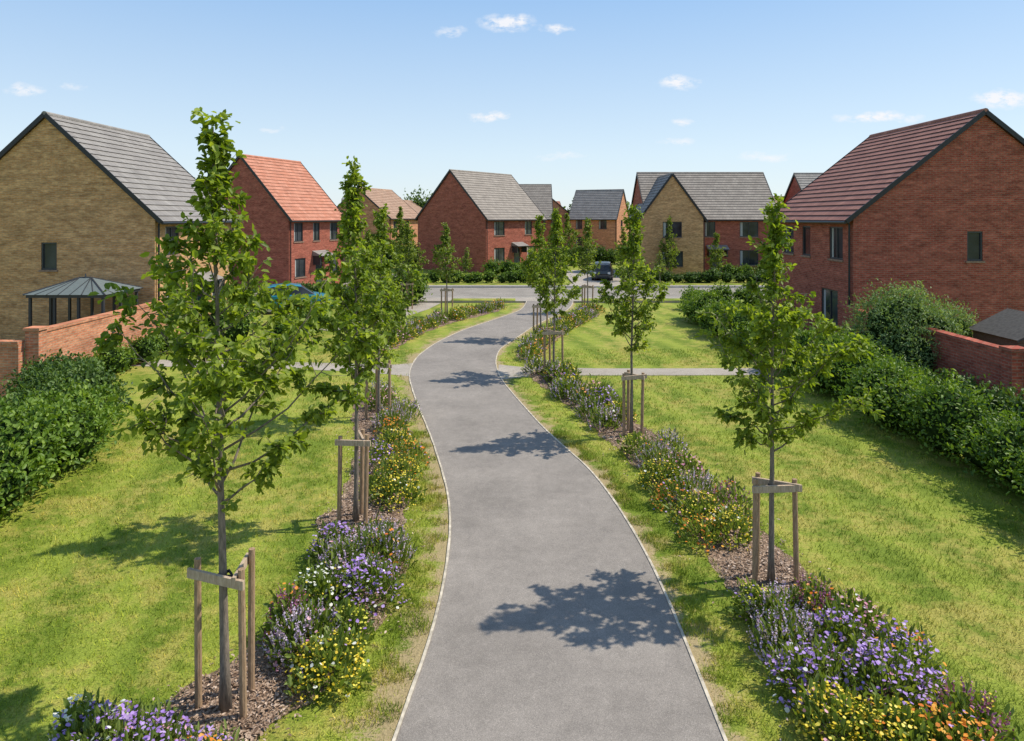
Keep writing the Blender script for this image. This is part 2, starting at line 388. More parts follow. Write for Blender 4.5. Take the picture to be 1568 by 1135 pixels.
    if fr.V: fr.obj('windows_and_doors',[FRAME,GLASS,RF_G,DOOR,SILL,CURT],par)
def house(x,y,deg,L,S,h,wm,rm,ops={},eave=5.0,**k):
    e=empty('brick_house',(x,y,0),math.radians(deg)); build_part(e,L,S,h,eave,wm,rm,ops,**k); return e
up=(3.35,4.65); lo=(.9,2.2)
S=8.3
house(-13.65,26.2,90,7.2,S,3.85,BR_Y,RF_G,{'g0':[(S-4.35,S-3.75,3.0,4.05)],
   'front':[(.8,1.9,3.5,4.65),(4.3,5.4,3.5,4.65),(.9,2.2,.9,2.2),(3.2,4.1,0,2.1,'d'),(5,6.4,.9,2.2)]})
house(-15,46,71.6,6.6,7.8,4.2,BR_R,RF_O,{'front':[(.6,1.6,*up),(2.8,3.6,*up),(4.9,5.9,*up),(.7,1.9,*lo),(3.1,4.0,0,2.1,'d'),(4.9,5.9,*lo)]})
house(-2.4,62,53.8,9.5,8.4,4.35,BR_R,RF_B,{'front':[(1.3,2.9,*up),(6.2,7.4,*up),(1.3,2.9,*lo),(4.4,5.4,0,2.1,'d'),(6.6,8,*lo)]})
S=9.5
house(21.95,25,90,7.7,S,3.77,BR_R,RF_R,{'g0':[(S-5.35,S-4.78,3.42,4.5)],
   'back':[(7.7-1.9,7.7-.8,3.4,4.65),(7.7-4.4,7.7-3.6,3.4,4.65),(7.7-2.6,7.7-1.2,.9,2.2),(7.7-6.4,7.7-5.3,3.4,4.65)]})
e=empty('brick_house',(0,0,0)); 
m1=empty('main_range',(11.6,59,0)); m1.parent=e
build_part(m1,11.4,8.2,4.0,5,BR_R,RF_B,{'front':[(5.0,5.9,*up),(8.0,9.6,*up),(8.0,9.6,*lo),(5.5,6.5,0,2.1,'d')]})
m2=empty('gable_wing',(16.0,57.3,0),math.radians(90)); m2.parent=e
build_part(m2,5.4,5.2,3.55,5,BR_Y,RF_G,{'g0':[(1.8,3.4,*up),(1.7,3.5,*lo)]},skip=('g1',))
house(25.2,57,0,10,8,3.8,BR_R,RF_G,{'front':[(1,2.2,*up),(1,2.2,*lo),(5,6.4,*up)]})
house(8.45,101,-25,7.2,6.5,4.0,BR_O,RF_G,{'front':[(1,2,*up),(4.5,5.7,*up),(1,2,*lo)],'g1':[(2,3,*up)]})
house(9.6,106,90,8,7,2.9,BR_O,RF_T,{'g0':[(3,4,*up)]})
house(-1,90,0,6.3,8,4.4,BR_R,RF_B,{'front':[(4.4,5.4,*up)]})
house(-13.8,77,72,8,8,3.3,BR_O,RF_T,{'front':[(1,2,*up),(4,5,*up),(1,2.4,*lo)],'g0':[(3.5,4.3,*up)]})
house(-24,100,0,7,8,2.9,BR_O,RF_T,{'front':[(1,2,*up),(4,5,*up)]})
house(-14.5,108,80,8,8,2.7,BR_Y,RF_T,{'front':[(1,2,*up),(4,5,*up)]})
house(-30,120,10,9,8,3.3,BR_R,RF_G,{})
house(40,104,0,9,8,3.2,BR_O,RF_T,{'front':[(1,2,*up),(4,5,*up)]})
house(21,112,0,9,8,2.6,BR_R,RF_G,{'front':[(1,2,*up),(4,5,*up)]})
house(31,116,20,9,8,2.8,BR_O,RF_O,{})
house(-21,132,60,8,8,3.4,BR_O,RF_G,{})
house(2,128,10,8,8,3.0,BR_Y,RF_O,{})

# garden walls
def brickwall(name,x0,y0,x1,y1,h,mat,th=.225,piers=()):
    L=math.hypot(x1-x0,y1-y0); e=empty(name,(x0,y0,0),math.atan2(y1-y0,x1-x0)); a=Acc()
    hh=th/2
    a.quad([(0,-hh,0),(L,-hh,0),(L,-hh,h),(0,-hh,h)],[(0,0),(L,0),(L,h),(0,h)])
    a.quad([(L,hh,0),(0,hh,0),(0,hh,h),(L,hh,h)],[(0,0),(L,0),(L,h),(0,h)])
    a.quad([(0,hh,0),(0,-hh,0),(0,-hh,h),(0,hh,h)],[(0,0),(th,0),(th,h),(0,h)])
    a.quad([(L,-hh,0),(L,hh,0),(L,hh,h),(L,-hh,h)],[(0,0),(th,0),(th,h),(0,h)])
    for p in piers:
        w=.17
        for q in range(4):
            c=[(p-w,-w-.02),(p+w,-w-.02),(p+w,w+.02),(p-w,w+.02)]; s_=c[q];t_=c[(q+1)%4]
            a.quad([(*s_,0),(*t_,0),(*t_,h+.1),(*s_,h+.1)],[(0,0),(.34,0),(.34,h),(0,h)])
    a.obj('brick_face',mat,e)
    b=Acc()
    k=0
    while k*.45<L-.01:
        b.box((k*.45+.003,-hh-.03,h+.002),(min(L,k*.45+.445),hh+.03,h+.085+.006*random.random())); k+=1
    for p in piers: b.box((p-.21,-.23,h+.1),(p+.21,.23,h+.17))
    b.obj('coping',mat,e)
    return e
brickwall('brick_wall',-13.4,26.1,-13.4,19.2,1.75,BR_O,piers=(6.8,))
brickwall('brick_wall',-13.6,19.0,-22,19.0,1.5,BR_O)
brickwall('brick_wall',11.95,24.9,11.95,16.2,1.75,BR_R,piers=(2.5,8.6))
brickwall('brick_wall',12.1,16.0,19.5,16.0,1.75,BR_R)

def pavilion(x,y):
    e=empty('garden_gazebo',(x,y,0)); f=Acc(); g=Acc(); r=Acc(); W=1.25;D=1.05; z=2.25
    for sx in(-1,-.33,.33,1):
        for sy in(-1,1): f.box((sx*W-.04,sy*D-.04,0),(sx*W+.04,sy*D+.04,z))
    for sx in (-1,1): f.box((sx*W-.04,-.04,0),(sx*W+.04,.04,z))
    f.box((-W-.09,-D-.09,z),(W+.09,-D+.06,z+.1)); f.box((-W-.09,D-.06,z),(W+.09,D+.09,z+.1))
    f.box((-W-.09,-D+.061,z),(-W+.06,D-.061,z+.1)); f.box((W-.06,-D+.061,z),(W+.09,D-.061,z+.1))
    for sy in (-1,1): g.box((-W+.05,sy*D,.0),(W-.05,sy*D+.01,.7))
    q_=2.85
    c=[(-W-.15,-D-.15,z+.11),(W+.15,-D-.15,z+.11),(W+.15,D+.15,z+.11),(-W-.15,D+.15,z+.11)]; ap=[(-.2,0,q_),(.2,0,q_)]
    r.add(c+ap,[(0,1,5,4),(1,2,5),(2,3,4,5),(3,0,4),(0,3,2,1)])
    for a,b in ((c[0],ap[0]),(c[3],ap[0]),(c[1],ap[1]),(c[2],ap[1]),(ap[0],ap[1])):
        v,q=tube([a,b],[.03,.03],6); f.add(v,q)
    for k in range(1,7):
        u=k/7; a=Vector(c[0]).lerp(Vector(c[1]),u); b=Vector((max(-.2,min(.2,a.x)),0,q_)); v,q=tube([a,b],[.018,.018],5); f.add(v,q)
    v,q=tube([(0,0,q_),(0,0,q_+.15)],[.04,.01],6); f.add(v,q)
    f.obj('frame',FRAME,e); g.obj('lower_panels',FRAME,e); r.obj('hipped_roof',mat_simple('gazebo_roof',(.15,.18,.18),.35,0,.1),e)
pavilion(-15.3,24.6)
def shed(x,y):
    e=empty('garden_shed',(x,y,0)); a=Acc(); r=Acc()
    W=1.1;D=.9;z=1.75
    for i in range(12): 
        zz_=i*.146; a.box((-W,-D-.012*(i%2),zz_),(W,D,zz_+.143))
    a.add([(-W,-D,z),(W,-D,z),(0,-D,z+.5),(-W,D,z),(W,D,z),(0,D,z+.5)],[(0,1,2),(3,5,4)])
    r.add([(-W-.1,-D-.12,z-.05),(0,-D-.12,z+.55),(0,D+.12,z+.55),(-W-.1,D+.12,z-.05),(-W-.1,-D-.12,z-.11),(0,-D-.12,z+.49)],[(0,1,2,3),(4,5,1,0)])
    r.add([(W+.1,-D-.12,z-.05),(0,-D-.12,z+.55),(0,D+.12,z+.55),(W+.1,D+.12,z-.05),(W+.1,-D-.12,z-.11),(0,-D-.12,z+.49)],[(0,3,2,1),(4,0,1,5)])
    a.box((-.35,-D-.04,.05),(.35,-D-.015,1.6)); a.obj('timber_body',SHEDW,e); r.obj('felt_roof',mat_simple('roof_felt',(.07,.065,.06),.9),e)
shed(14.75,19.4)

# ------------------------------------------------------------------ parked car
def car(x,y,deg,col):
    e=empty('parked_car',(x,y,.0),math.radians(deg))
    paint=mat_simple('car_paint',col,.25,.2,.03,3,.6)
    st=[(-2.0,.45,.62,.62,.55),(-1.95,.3,.85,.86,.72),(-1.5,.22,.95,1.32,.78),(-1.1,.2,.97,1.45,.8),(-.2,.2,.97,1.5,.8),(.35,.2,.97,1.42,.8),(1.0,.2,.95,.98,.79),(1.6,.22,.85,.87,.76),(1.95,.3,.66,.68,.66),(2.0,.42,.56,.56,.5)]
    V=[];F=[];mi=[]
    for (xx,zb,zs,zt,w) in st:
        iw=w-.2 if zt-zs>.2 else w-.08
        V+=[(xx,-w*.92,zb),(xx,-w,zb+.2),(xx,-w,zs-.05),(xx,-w+.03,zs),(xx,-iw,max(zt-.05,zs)),(xx,-iw+.15,zt),(xx,iw-.15,zt),(xx,iw,max(zt-.05,zs)),(xx,w-.03,zs),(xx,w,zs-.05),(xx,w,zb+.2),(xx,w*.92,zb)]
    for i in range(len(st)-1):
        for k in range(12):
            a=i*12+k;b=i*12+(k+1)%12; F.append((a,b,b+12,a+12))
            cab= k in(3,7) and 2<=i<=4
            scr= k in(4,5,6) and i in(1,5) 
            mi.append(1 if cab or scr or (k in(3,7) and i in(1,5)) else 0)
    F.append(tuple(range(11,-1,-1))); mi.append(0); F.append(tuple(range((len(st)-1)*12,len(st)*12))); mi.append(0)
    pymesh('body',V,F,[paint,GLASS],e,mi=mi)
    for wx in(-1.25,1.25):
        for sy in(-1,1):
            v,f=tube([(wx,sy*.62,.31),(wx,sy*.82,.31)],[.31,.31],20); pymesh('wheel',v,[tuple(dict.fromkeys(q)) for q in f],BLACK,e)
            v,f=tube([(wx,sy*.8,.31),(wx,sy*.835,.31)],[.19,.17],12); pymesh('hubcap',v,[tuple(dict.fromkeys(q)) for q in f],KERB,e)
    l=Acc()
    for sy in(-1,1): l.box((1.9,sy*.52-.12,.6),(2.0,sy*.52+.12,.7)); l.box((-2.0,sy*.55-.1,.62),(-1.93,sy*.55+.1,.78))
    l.obj('lamps',WHITE,e)
car(-11.6,36.5,20,(.02,.24,.34))
car(7.3,55,80,(.05,.055,.06))

# ------------------------------------------------------------------ trees
def tree(name,x,y,H,zc,R,seed,nl=3800,ls=.08,mat=None,rt=.045,lean=(0,0),nlimb=36):
    rs=np.random.RandomState(seed); e=empty(name,(x,y,0))
    wood=Acc(); npt=14; tp=[]
    wob=rs.normal(0,.028,(npt,2)).cumsum(0)*.6
    for i in range(npt):
        t=i/(npt-1); tp.append((wob[i,0]*t+lean[0]*t,wob[i,1]*t+lean[1]*t,H*.985*t))
    tr=[rt*(1-.88*(i/(npt-1))**.8)+(.015 if i==0 else 0) for i in range(npt)]
    v,f=tube(tp,tr,10); wood.add(v,f)
    TP=np.array(tp)
    def trunk(z): return np.array([np.interp(z,TP[:,2],TP[:,0]),np.interp(z,TP[:,2],TP[:,1]),z])
    # crown radius over its height: full low down, drawn out into a thin leader
    def prof(u): return R*np.interp(u,[0,.08,.2,.38,.5,.6,.7,.85,1],[.35,.72,1.0,.98,.76,.44,.2,.12,.06])
    asym=rs.uniform(.78,1.2,8)
    LP=[];LD=[]
    for i in range(nlimb):
        u=(i+.3)/nlimb; z0=zc-.15+(H-zc)*u**1.1*.94
        az=i*2.399+rs.normal(0,.35); sec=asym[int((az%(2*math.pi))/(2*math.pi)*8)%8]
        el=math.radians(rs.uniform(30,58) if u<.6 else rs.uniform(50,72))
        reach=prof(min(1,max(0,(z0-zc)/(H-zc)+.12)))*rs.uniform(.65,1.2)*sec
        for _ in range(2):
            rise=min(reach*math.tan(el),1.2); reach=min(reach,prof(min(1,max(.03,(z0+rise*.8-zc)/(H-zc))))*rs.uniform(.85,1.2)*sec)
        reach=max(reach,.1); rise=min(reach*math.tan(el),1.2)
        p0=trunk(z0); d=np.array([math.cos(az),math.sin(az),0]); pts=[]
        for k in range(6):
            s=k/5; j=rs.normal(0,.02,3)*(k>0)
            pts.append(p0+d*reach*(s**.9)+np.array([0,0,rise*(s**1.2)])+j)
        r0=max(.006,rt*.3*(1-.7*u)); v,f=tube(pts,[r0*(1-.8*k/5) for k in range(6)],5); wood.add(v,f)
        pa=np.array(pts); ntw=int(4+9*reach/max(R,.1))
        for q in range(ntw):
            s=rs.uniform(.2,1.0) if q>0 else 1.0; base=np.array([np.interp(s*5,range(6),pa[:,c]) for c in range(3)])
            td=d*rs.uniform(-.1,.9)+np.array([rs.normal(0,.6),rs.normal(0,.6),rs.uniform(-.45,.9)]); td/=np.linalg.norm(td)
            tl=rs.uniform(.1,.3)*(.45+.55*min(1,R))*(1 if u<.65 else .6); end=base+td*tl
            v,f=tube([base,base*.5+end*.5+rs.normal(0,.015,3),end],[.005,.004,.002],3); wood.add(v,f)
            LP.append((base,end)); LD.append(td)
    for q in range(24):
        z=H-1.1*rs.rand(); b=trunk(min(z,H*.985)); td=np.array([rs.normal(0,.6),rs.normal(0,.6),.8]); td/=np.linalg.norm(td)
        LP.append((b,b+td*.17)); LD.append(td)
    wood.obj('trunk_and_branches',BARK,e,smooth=True)
    A=np.array([a for a,b in LP]);B=np.array([b for a,b in LP]);DD=np.array(LD)
    pr=np.linalg.norm(B-A,axis=1)**.7; pr=pr*(rs.rand(len(LP))**1.6+.12); pr/=pr.sum()
    idx=rs.choice(len(LP),nl,p=pr); s=rs.uniform(.05,1.08,nl)[:,None]
    P=A[idx]*(1-s)+B[idx]*s+rs.normal(0,.025,(nl,3))
    D=unit(DD[idx]*.5+rs.normal(0,.75,(nl,3))+np.array([0,0,-.3])); Nn=unit(rs.normal(0,.5,(nl,3))+np.array([.3,-.1,1.0]))
    L=rs.uniform(.65,1.25,nl)*ls
    V,F=leaves(P,D,Nn,L,L*.6)
    rnd=np.clip(rs.normal(.48,.24,nl)+ (rs.rand(len(LP))[idx]-.5)*.6,0,1)
    npmesh('foliage',V,F,mat or TREE1,e,rnd=np.repeat(rnd,2)); return e
def mulch_ring(x,y,r,seed):
    V=[(x,y,.036)];F=[]
    for k in range(28):
        a=2*math.pi*k/28; q=r*(1+.22*noise.noise(Vector((math.cos(a)*1.5,math.sin(a)*1.5,seed))))
        V.append((x+q*math.cos(a),y+q*math.sin(a),.013))
    for k in range(28): F.append((0,k+1,(k+1)%28+1))
    pymesh('mulch_ring',V,F,MULCH,smooth=True)
    rs=np.random.RandomState(seed); m=900; rr=r*np.sqrt(rs.rand(m))*1.08; a=rs.rand(m)*6.283
    Pn=np.c_[x+rr*np.cos(a),y+rr*np.sin(a),rs.uniform(.025,.05,m)]; L=rs.uniform(.025,.065,m)
    Vv,Ff=leaves(Pn,unit(rs.normal(0,1,(m,3))*[1,1,.2]),unit(rs.normal(0,.35,(m,3))+[0,0,1]),L,L*.5)
    npmesh('bark_chips',Vv,Ff,CHIP,rnd=np.repeat(rs.rand(m),2))
def stakes(x,y,offs,h=1.43,bars=((0,1),(1,2))):
    e=empty('tree_stake_frame',(x,y,0)); a=Acc(); b=Acc(); c=Acc()
    for i,(ox,oy) in enumerate(offs):
        j=random.uniform(-.03,.03)
        v,f=tube([(ox+j,oy,0),(ox+j*.5,oy,h*.5),(ox,oy,h+random.uniform(0,.05))],[.037,.036,.034],9); a.add(v,f)
    for i,j in bars:
        p=Vector((*offs[i],h-.08));q=Vector((*offs[j],h-.08+random.uniform(-.03,.03))); d=(q-p).normalized(); n=Vector((d.y,-d.x,0))
        if n.y>0: n=-n
        p=p-d*.07+n*.055; q=q+d*.07+n*.055; w=n*.018; u=Vector((0,0,.045))
        V=[p-w-u,q-w-u,q+w-u,p+w-u,p-w+u,q-w+u,q+w+u,p+w+u]
        b.add(V,[(0,3,2,1),(4,5,6,7),(0,1,5,4),(1,2,6,5),(2,3,7,6),(3,0,4,7)])
    v,f=tube([(offs[0][0]*.3,offs[0][1]*.3-.05,h-.1),(.085,-.02,h-.1),(0.0,.09,h-.1),(-.085,0,h-.1),(offs[1][0]*.4,offs[1][1]*.4-.04,h-.12)],[.018]*5,6); c.add(v,f)
    a.obj('posts',STAKE,e); b.obj('crossbars',STAKE2,e); c.obj('tree_tie',RUB,e)
    if y<23: mulch_ring(x,y,.62,int(y*10))
tri=[(-.29,-.02),(.27,-.04),(-.12,.3)]
tri1=[(-.30,.04),(.2,-.1),(.16,.28)]
tree('young_tree',-2.9,6.94,6.0,2.25,1.15,3,6800,.092,rt=.055,lean=(-.12,0),nlimb=46); stakes(-2.9,6.94,tri1,1.48)
tree('young_tree',-2.56,11.24,5.85,2.35,.86,5,6200,.088,nlimb=44); stakes(-2.56,11.24,[(-.24,-.06),(.2,-.08),(.05,.28)])
tree('young_tree',-3.3,17.0,5.3,2.2,.85,6,4200,.095); stakes(-3.3,17,tri)
tree('young_tree',3.53,9.34,5.2,1.95,1.02,11,5600,.088,nlimb=42); stakes(3.53,9.34,[(-.24,-.08),(.32,.0),(-.1,.22)])
tree('young_tree',2.73,15.67,5.25,2.1,.84,12,4400,.092,nlimb=40); stakes(2.73,15.67,[(-.18,-.04),(.27,.02),(-.02,.28)])
tree('young_tree',1.32,21.7,5.2,2.0,1.0,13,5200,.095); stakes(1.32,21.7,tri)
tree('young_tree',1.18,28.2,5.0,1.9,.95,14,3400,.11); stakes(1.18,28.2,tri)
tree('young_tree',4.0,36.2,4.95,2.0,.85,15,2200,.12,TREE2); stakes(4.0,36.2,tri)
tree('young_tree',-3.26,34.5,4.7,1.9,.9,16,2200,.12,TREE2); stakes(-3.26,34.5,tri)
tree('young_tree',-5.7,37.5,4.65,1.5,1.0,17,2800,.12,TREE2); stakes(-5.7,37.5,tri)
tree('young_tree',-7.0,33.0,4.3,1.4,1.0,27,2800,.12,TREE2)
tree('garden_tree',12.9,56.3,5.0,.8,1.0,18,2300,.15,TREE2)
tree('garden_tree',15.9,53.5,3.9,1.0,.8,19,1500,.14,TREE2)
tree('garden_tree',20.5,53.8,3.0,1.0,.8,20,900,.15,mat_leaf('copper_leaf',(.08,.05,.03),(.16,.1,.06),(.25,.18,.08),.2))
tree('garden_tree',8.6,53,4.2,1.2,1.0,21,1500,.15,TREE2)
tree('garden_tree',-3.6,53.5,2.6,.9,.5,22,600,.14,TREE2)
tree('garden_tree',-8.2,41.0,3.8,.8,1.3,23,2600,.15,TREE2)
tree('garden_tree',2.2,56.5,2.6,.9,.6,24,600,.14,TREE2)
tree('garden_tree',-11.8,30.5,3.2,.7,1.1,25,2600,.12,TREE2)
tree('garden_tree',-9.5,60.0,4.6,1,1.4,31,1800,.18,TREE2)
tree('garden_tree',-11.5,70.0,6.0,1.2,2.0,32,2200,.22,TREE2)
tree('garden_tree',6.5,80.0,5.4,1.2,1.8,33,1800,.22,TREE2)
tree('garden_tree',24.0,66.0,5.5,1.2,1.7,34,1500,.22,TREE2)
tree('garden_tree',11.0,50.9,2.4,.9,.5,35,500,.13,TREE2)

# ------------------------------------------------------------------ hedges and shrubs
ICO=None
def ico():
    global ICO
    if ICO is None:
        import bmesh
        bm=bmesh.new(); bmesh.ops.create_icosphere(bm,subdivisions=2,radius=1)
        ICO=(np.array([v.co[:] for v in bm.verts]),np.array([[v.index for v in f.verts] for f in bm.faces])); bm.free()
    return ICO
def bush(name,blobs,dens,ls,mat,asp=.55,seed=1,spiky=.6,core=.78):
    rs=np.random.RandomState(seed); e=empty(name,(blobs[0][0],blobs[0][1],0)); O=np.array([blobs[0][0],blobs[0][1],0])
    iv,iff=ico(); CV=[];CF=[];P=[];D=[];o=0;RN=[]
    B=np.array(blobs)
    for b in B:
        c=b[:3];r=b[3:6]
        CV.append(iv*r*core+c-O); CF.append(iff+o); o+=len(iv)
        area=4*math.pi*((r[0]*r[1])**1.6+(r[0]*r[2])**1.6+(r[1]*r[2])**1.6)**(1/1.6)/3**(1/1.6)
        n=int(area*dens*.75); d=unit(rs.normal(0,1,(n,3))); d[:,2]=np.abs(d[:,2])*np.where(rs.rand(n)<.75,1,-1)
        w=np.sin(d[:,0]*6+b[0]*3)*np.sin(d[:,1]*6+b[1]*5)*np.sin(d[:,2]*6+b[0])*.2
        rad=.9+w+rs.rand(n)**4*.4-.06
        p=c+d*r*rad[:,None]
        keep=p[:,2]>.02
        for b2 in B:
            if (b2==b).all(): continue
            if abs(b2[0]-b[0])>3 or abs(b2[1]-b[1])>3: continue
            keep&=(((p-b2[:3])/b2[3:6])**2).sum(1)>.6
        p=p[keep];d=d[keep]; P.append(p);D.append(d); RN.append(np.clip(rs.normal(.42,.2,len(p))+w[keep]*1.6+(rs.rand()-.5)*.35,0,1))
    P=np.concatenate(P)-O;D=np.concatenate(D);RN=np.concatenate(RN);n=len(P)
    dr=unit(D*.5+rs.normal(0,spiky,(n,3))+np.array([0,0,.25])); nn=unit(D+rs.normal(0,.5,(n,3))+np.array([0,0,.5]))
    L=rs.uniform(.65,1.3,n)*ls
    V,F=leaves(P-dr*L[:,None]*.4,dr,nn,L,L*asp)
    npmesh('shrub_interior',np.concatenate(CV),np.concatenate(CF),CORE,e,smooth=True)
    npmesh('foliage',V,F,mat,e,rnd=np.repeat(RN,2)); return e
def row(x0,y0,x1,y1,w,h,step=.8,seed=0,jit=.15):
    rs=np.random.RandomState(seed); L=math.hypot(x1-x0,y1-y0); n=max(1,int(L/step)); out=[]
    for i in range(n+1):
        t=i/max(n,1); x=x0+(x1-x0)*t+rs.normal(0,jit);y=y0+(y1-y0)*t+rs.normal(0,jit); hh=h*rs.uniform(.74,1.18)
        out.append((x,y,hh*.48,w/2*rs.uniform(.82,1.25),w/2*rs.uniform(.82,1.2),hh*.54))
    return out
bush('hedge',row(9.3,8.0,9.35,21,1.75,1.42,.85,1,.22),320,.09,HEDGE,seed=1)
bush('hedge',row(9.3,21.6,9.2,33.5,1.7,1.32,.85,2,.2),190,.11,HEDGE,seed=2)
bush('hedge',row(-9.25,7.5,-9.25,15.0,2.0,1.4,.9,3,.28),300,.1,HEDGE,.6,seed=3)
bush('shrub',row(-11.0,9,-11,15.5,2.2,1.3,1.0,4,.3),240,.1,HEDGE2,.6,seed=23)
bush('shrub',row(-10.2,15.6,-11.9,18.4,1.9,1.45,.8,5,.25),240,.1,HEDGE2,seed=4)
bush('shrub',row(-12.6,19.8,-12.6,25,.9,.95,.8,15,.1),200,.1,HEDGE,seed=24)
bush('shrub',[(11.5,20.6,1.75,1.15,1.1,1.1),(11.0,20.9,.9,1.1,1.2,.95),(12.1,21.0,2.0,.85,.9,.9),(11.5,19.7,1.0,.85,.85,.95),(12.3,19.9,1.5,.7,.7,.9)],400,.09,SHRUBG,.35,seed=5,spiky=.8,core=.68)
bush('shrub',row(10.9,12,10.9,19,1.3,1.1,.8,6),220,.095,HEDGE2,seed=6)
bush('shrub',[(13.6,20.9,1.3,.6,.6,1.0),(13.9,21.8,1.2,.6,.6,1.1)],260,.09,SHRUBG,.35,seed=7,core=.65)
bush('shrub',row(-9,27,-8.6,30,1.5,1.2,.8,8)+[(-11.2,27,.7,1.1,1.1,1.1)],160,.11,HEDGE,seed=8)
bush('shrub',row(-8.2,38,-5.6,39.3,1.6,1.7,.8,9),130,.13,HEDGE,seed=9)
bush('shrub',row(-14,40,-9,39.5,1.6,1.1,.9,10),130,.13,HEDGE2,seed=10)
bush('garden_hedge',row(-8.5,52.3,3.2,52.2,1.1,.95,.8,11),110,.14,HEDGE,seed=11)
bush('garden_hedge',row(10.2,52.6,23,52.3,1.1,.9,.8,12),110,.14,HEDGE2,seed=12)
bush('garden_hedge',row(-1.5,57.5,3.5,62,1.4,1.3,.9,13),90,.15,HEDGE,seed=13)
bush('garden_hedge',row(17.5,56.3,22.5,56.6,1.3,1.1,.9,14),90,.15,HEDGE,seed=14)
bush('garden_hedge',row(9.8,37.5,19,38,1.5,1.2,.9,16),110,.14,HEDGE,seed=16)
bush('garden_hedge',row(-22,52,-10,52.2,1.3,1.2,.9,17),90,.15,HEDGE2,seed=17)
bush('garden_hedge',row(3,70,12,74,1.8,1.8,1.3,18),60,.2,HEDGE2,seed=18)
bush('garden_hedge',row(-14,68,-8,74,2,2,1.3,19),60,.2,HEDGE2,seed=19)
bush('distant_tree',[(-16.2,118,4,3,3,5.0),(-14.0,120,4,2.6,3,4.2),(-18,121,3.5,3,3,3.9)],14,.45,HEDGE2,seed=20)
bush('distant_tree',[(12.5,122,4,2.6,3,4.4),(29,125,4,3.6,3,4.2)],14,.45,HEDGE2,seed=22)
tl=[]
rs=np.random.RandomState(5)
for i in range(90):
    xx=-190+i*4.4; tl.append((xx,165+rs.normal(0,6),2.4,3.4,3.2,rs.uniform(3.0,4.9)))
bush('distant_treeline',tl,3.2,.9,HEDGE2,.8,seed=21)

# ------------------------------------------------------------------ flower beds
BEDL=[(-3.5,5.6),(-3.1,6.6),(-2.6,7.5),(-2.25,8.5),(-2.15,9.8),(-2.35,11.2),(-2.5,13),(-2.8,15),(-3.3,17.2),(-3.9,19.2)]
BEDR=[(3.7,5.4),(3.5,7),(3.7,8.2),(3.55,9.4),(3.4,11),(3.2,13),(2.9,14.8),(2.45,16.6),(2.1,18.4),(1.5,20.4),(.9,22.4)]
BEDL2=[(-4.9,25.8),(-4.75,27.5),(-4.3,29.8),(-3.3,32.8),(-1.9,35.3),(-.9,37.5)]
BEDR2=[(.55,24.2),(.8,26.2),(1.4,28.4),(2.3,31),(3.3,33.6),(4.3,36.2)]
def bedpts(P,step=.15):
    P=np.array(P);d=np.r_[0,np.cumsum(np.linalg.norm(np.diff(P,axis=0),axis=1))]; s=np.arange(0,d[-1],step)
    return np.c_[np.interp(s,d,P[:,0]),np.interp(s,d,P[:,1])]
def bed(P,w,seed):
    c=bedpts(P); V=[];F=[]; n=len(c)
    for i in range(n):
        t=c[min(i+1,n-1)]-c[max(i-1,0)]; t/=np.linalg.norm(t); nn=np.array([t[1],-t[0]])
        tap=min(1,(i+1)/5,(n-i)/5)**.5
        wl=w/2*tap*(1+.3*noise.noise(Vector((i*.25,seed,0)))+.12*noise.noise(Vector((i*1.1,seed,3)))); wr=w/2*tap*(1+.3*noise.noise(Vector((i*.25,seed,9)))+.12*noise.noise(Vector((i*1.1,seed,13))))
        a=c[i]-nn*wl;b=c[i]+nn*wr; V+=[(a[0],a[1],.009),(c[i][0],c[i][1],.03),(b[0],b[1],.009)]
    for i in range(n-1):
        a=i*3; F+=[(a,a+1,a+4,a+3),(a+1,a+2,a+5,a+4)]
    pymesh('mulch_bed',V,F,MULCH)
    m=int(n*90 if P[0][1]<10 else n*15); rs=np.random.RandomState(seed); k=rs.randint(0,n,m)
    Pn=np.c_[c[k]+rs.normal(0,w*.26,(m,2)),rs.uniform(.02,.045,m)]; L=rs.uniform(.02,.06,m)
    Vv,Ff=leaves(Pn,unit(rs.normal(0,1,(m,3))*[1,1,.2]),unit(rs.normal(0,.3,(m,3))+[0,0,1]),L,L*.5)
    npmesh('bark_chips',Vv,Ff,CHIP,rnd=np.repeat(rs.rand(m),2))
bed(BEDL,1.2,1);bed(BEDR,1.2,2);bed(BEDL2,1.0,3);bed(BEDR2,1.0,4)
FM={}
def fmat(k):
    cols={'purple':((.28,.15,.5),(.42,.26,.68),(.58,.42,.78)),'lilac':((.38,.27,.48),(.52,.41,.6),(.68,.58,.7)),'yellow':((.6,.42,.02),(.75,.58,.03),(.85,.72,.12)),
      'orange':((.65,.16,.02),(.75,.26,.03),(.8,.45,.05)),'white':((.65,.65,.6),(.76,.76,.72),(.82,.82,.78)),'plum':((.22,.05,.16),(.36,.12,.26),(.5,.22,.36)),'lime':((.45,.45,.04),(.6,.58,.06),(.72,.68,.1)),'pink':((.55,.2,.32),(.68,.34,.45),(.78,.5,.58))}
    if k not in FM: FM[k]=mat_leaf(k+'_petal',*cols[k],.2)
    return FM[k]
NAMES={'purple':'purple_geranium_plant','lilac':'lavender_plant','yellow':'yellow_flower_plant','orange':'orange_flower_plant','white':'white_flower_plant','plum':'plum_flower_plant','lime':'lady_mantle_plant','pink':'pink_flower_plant'}
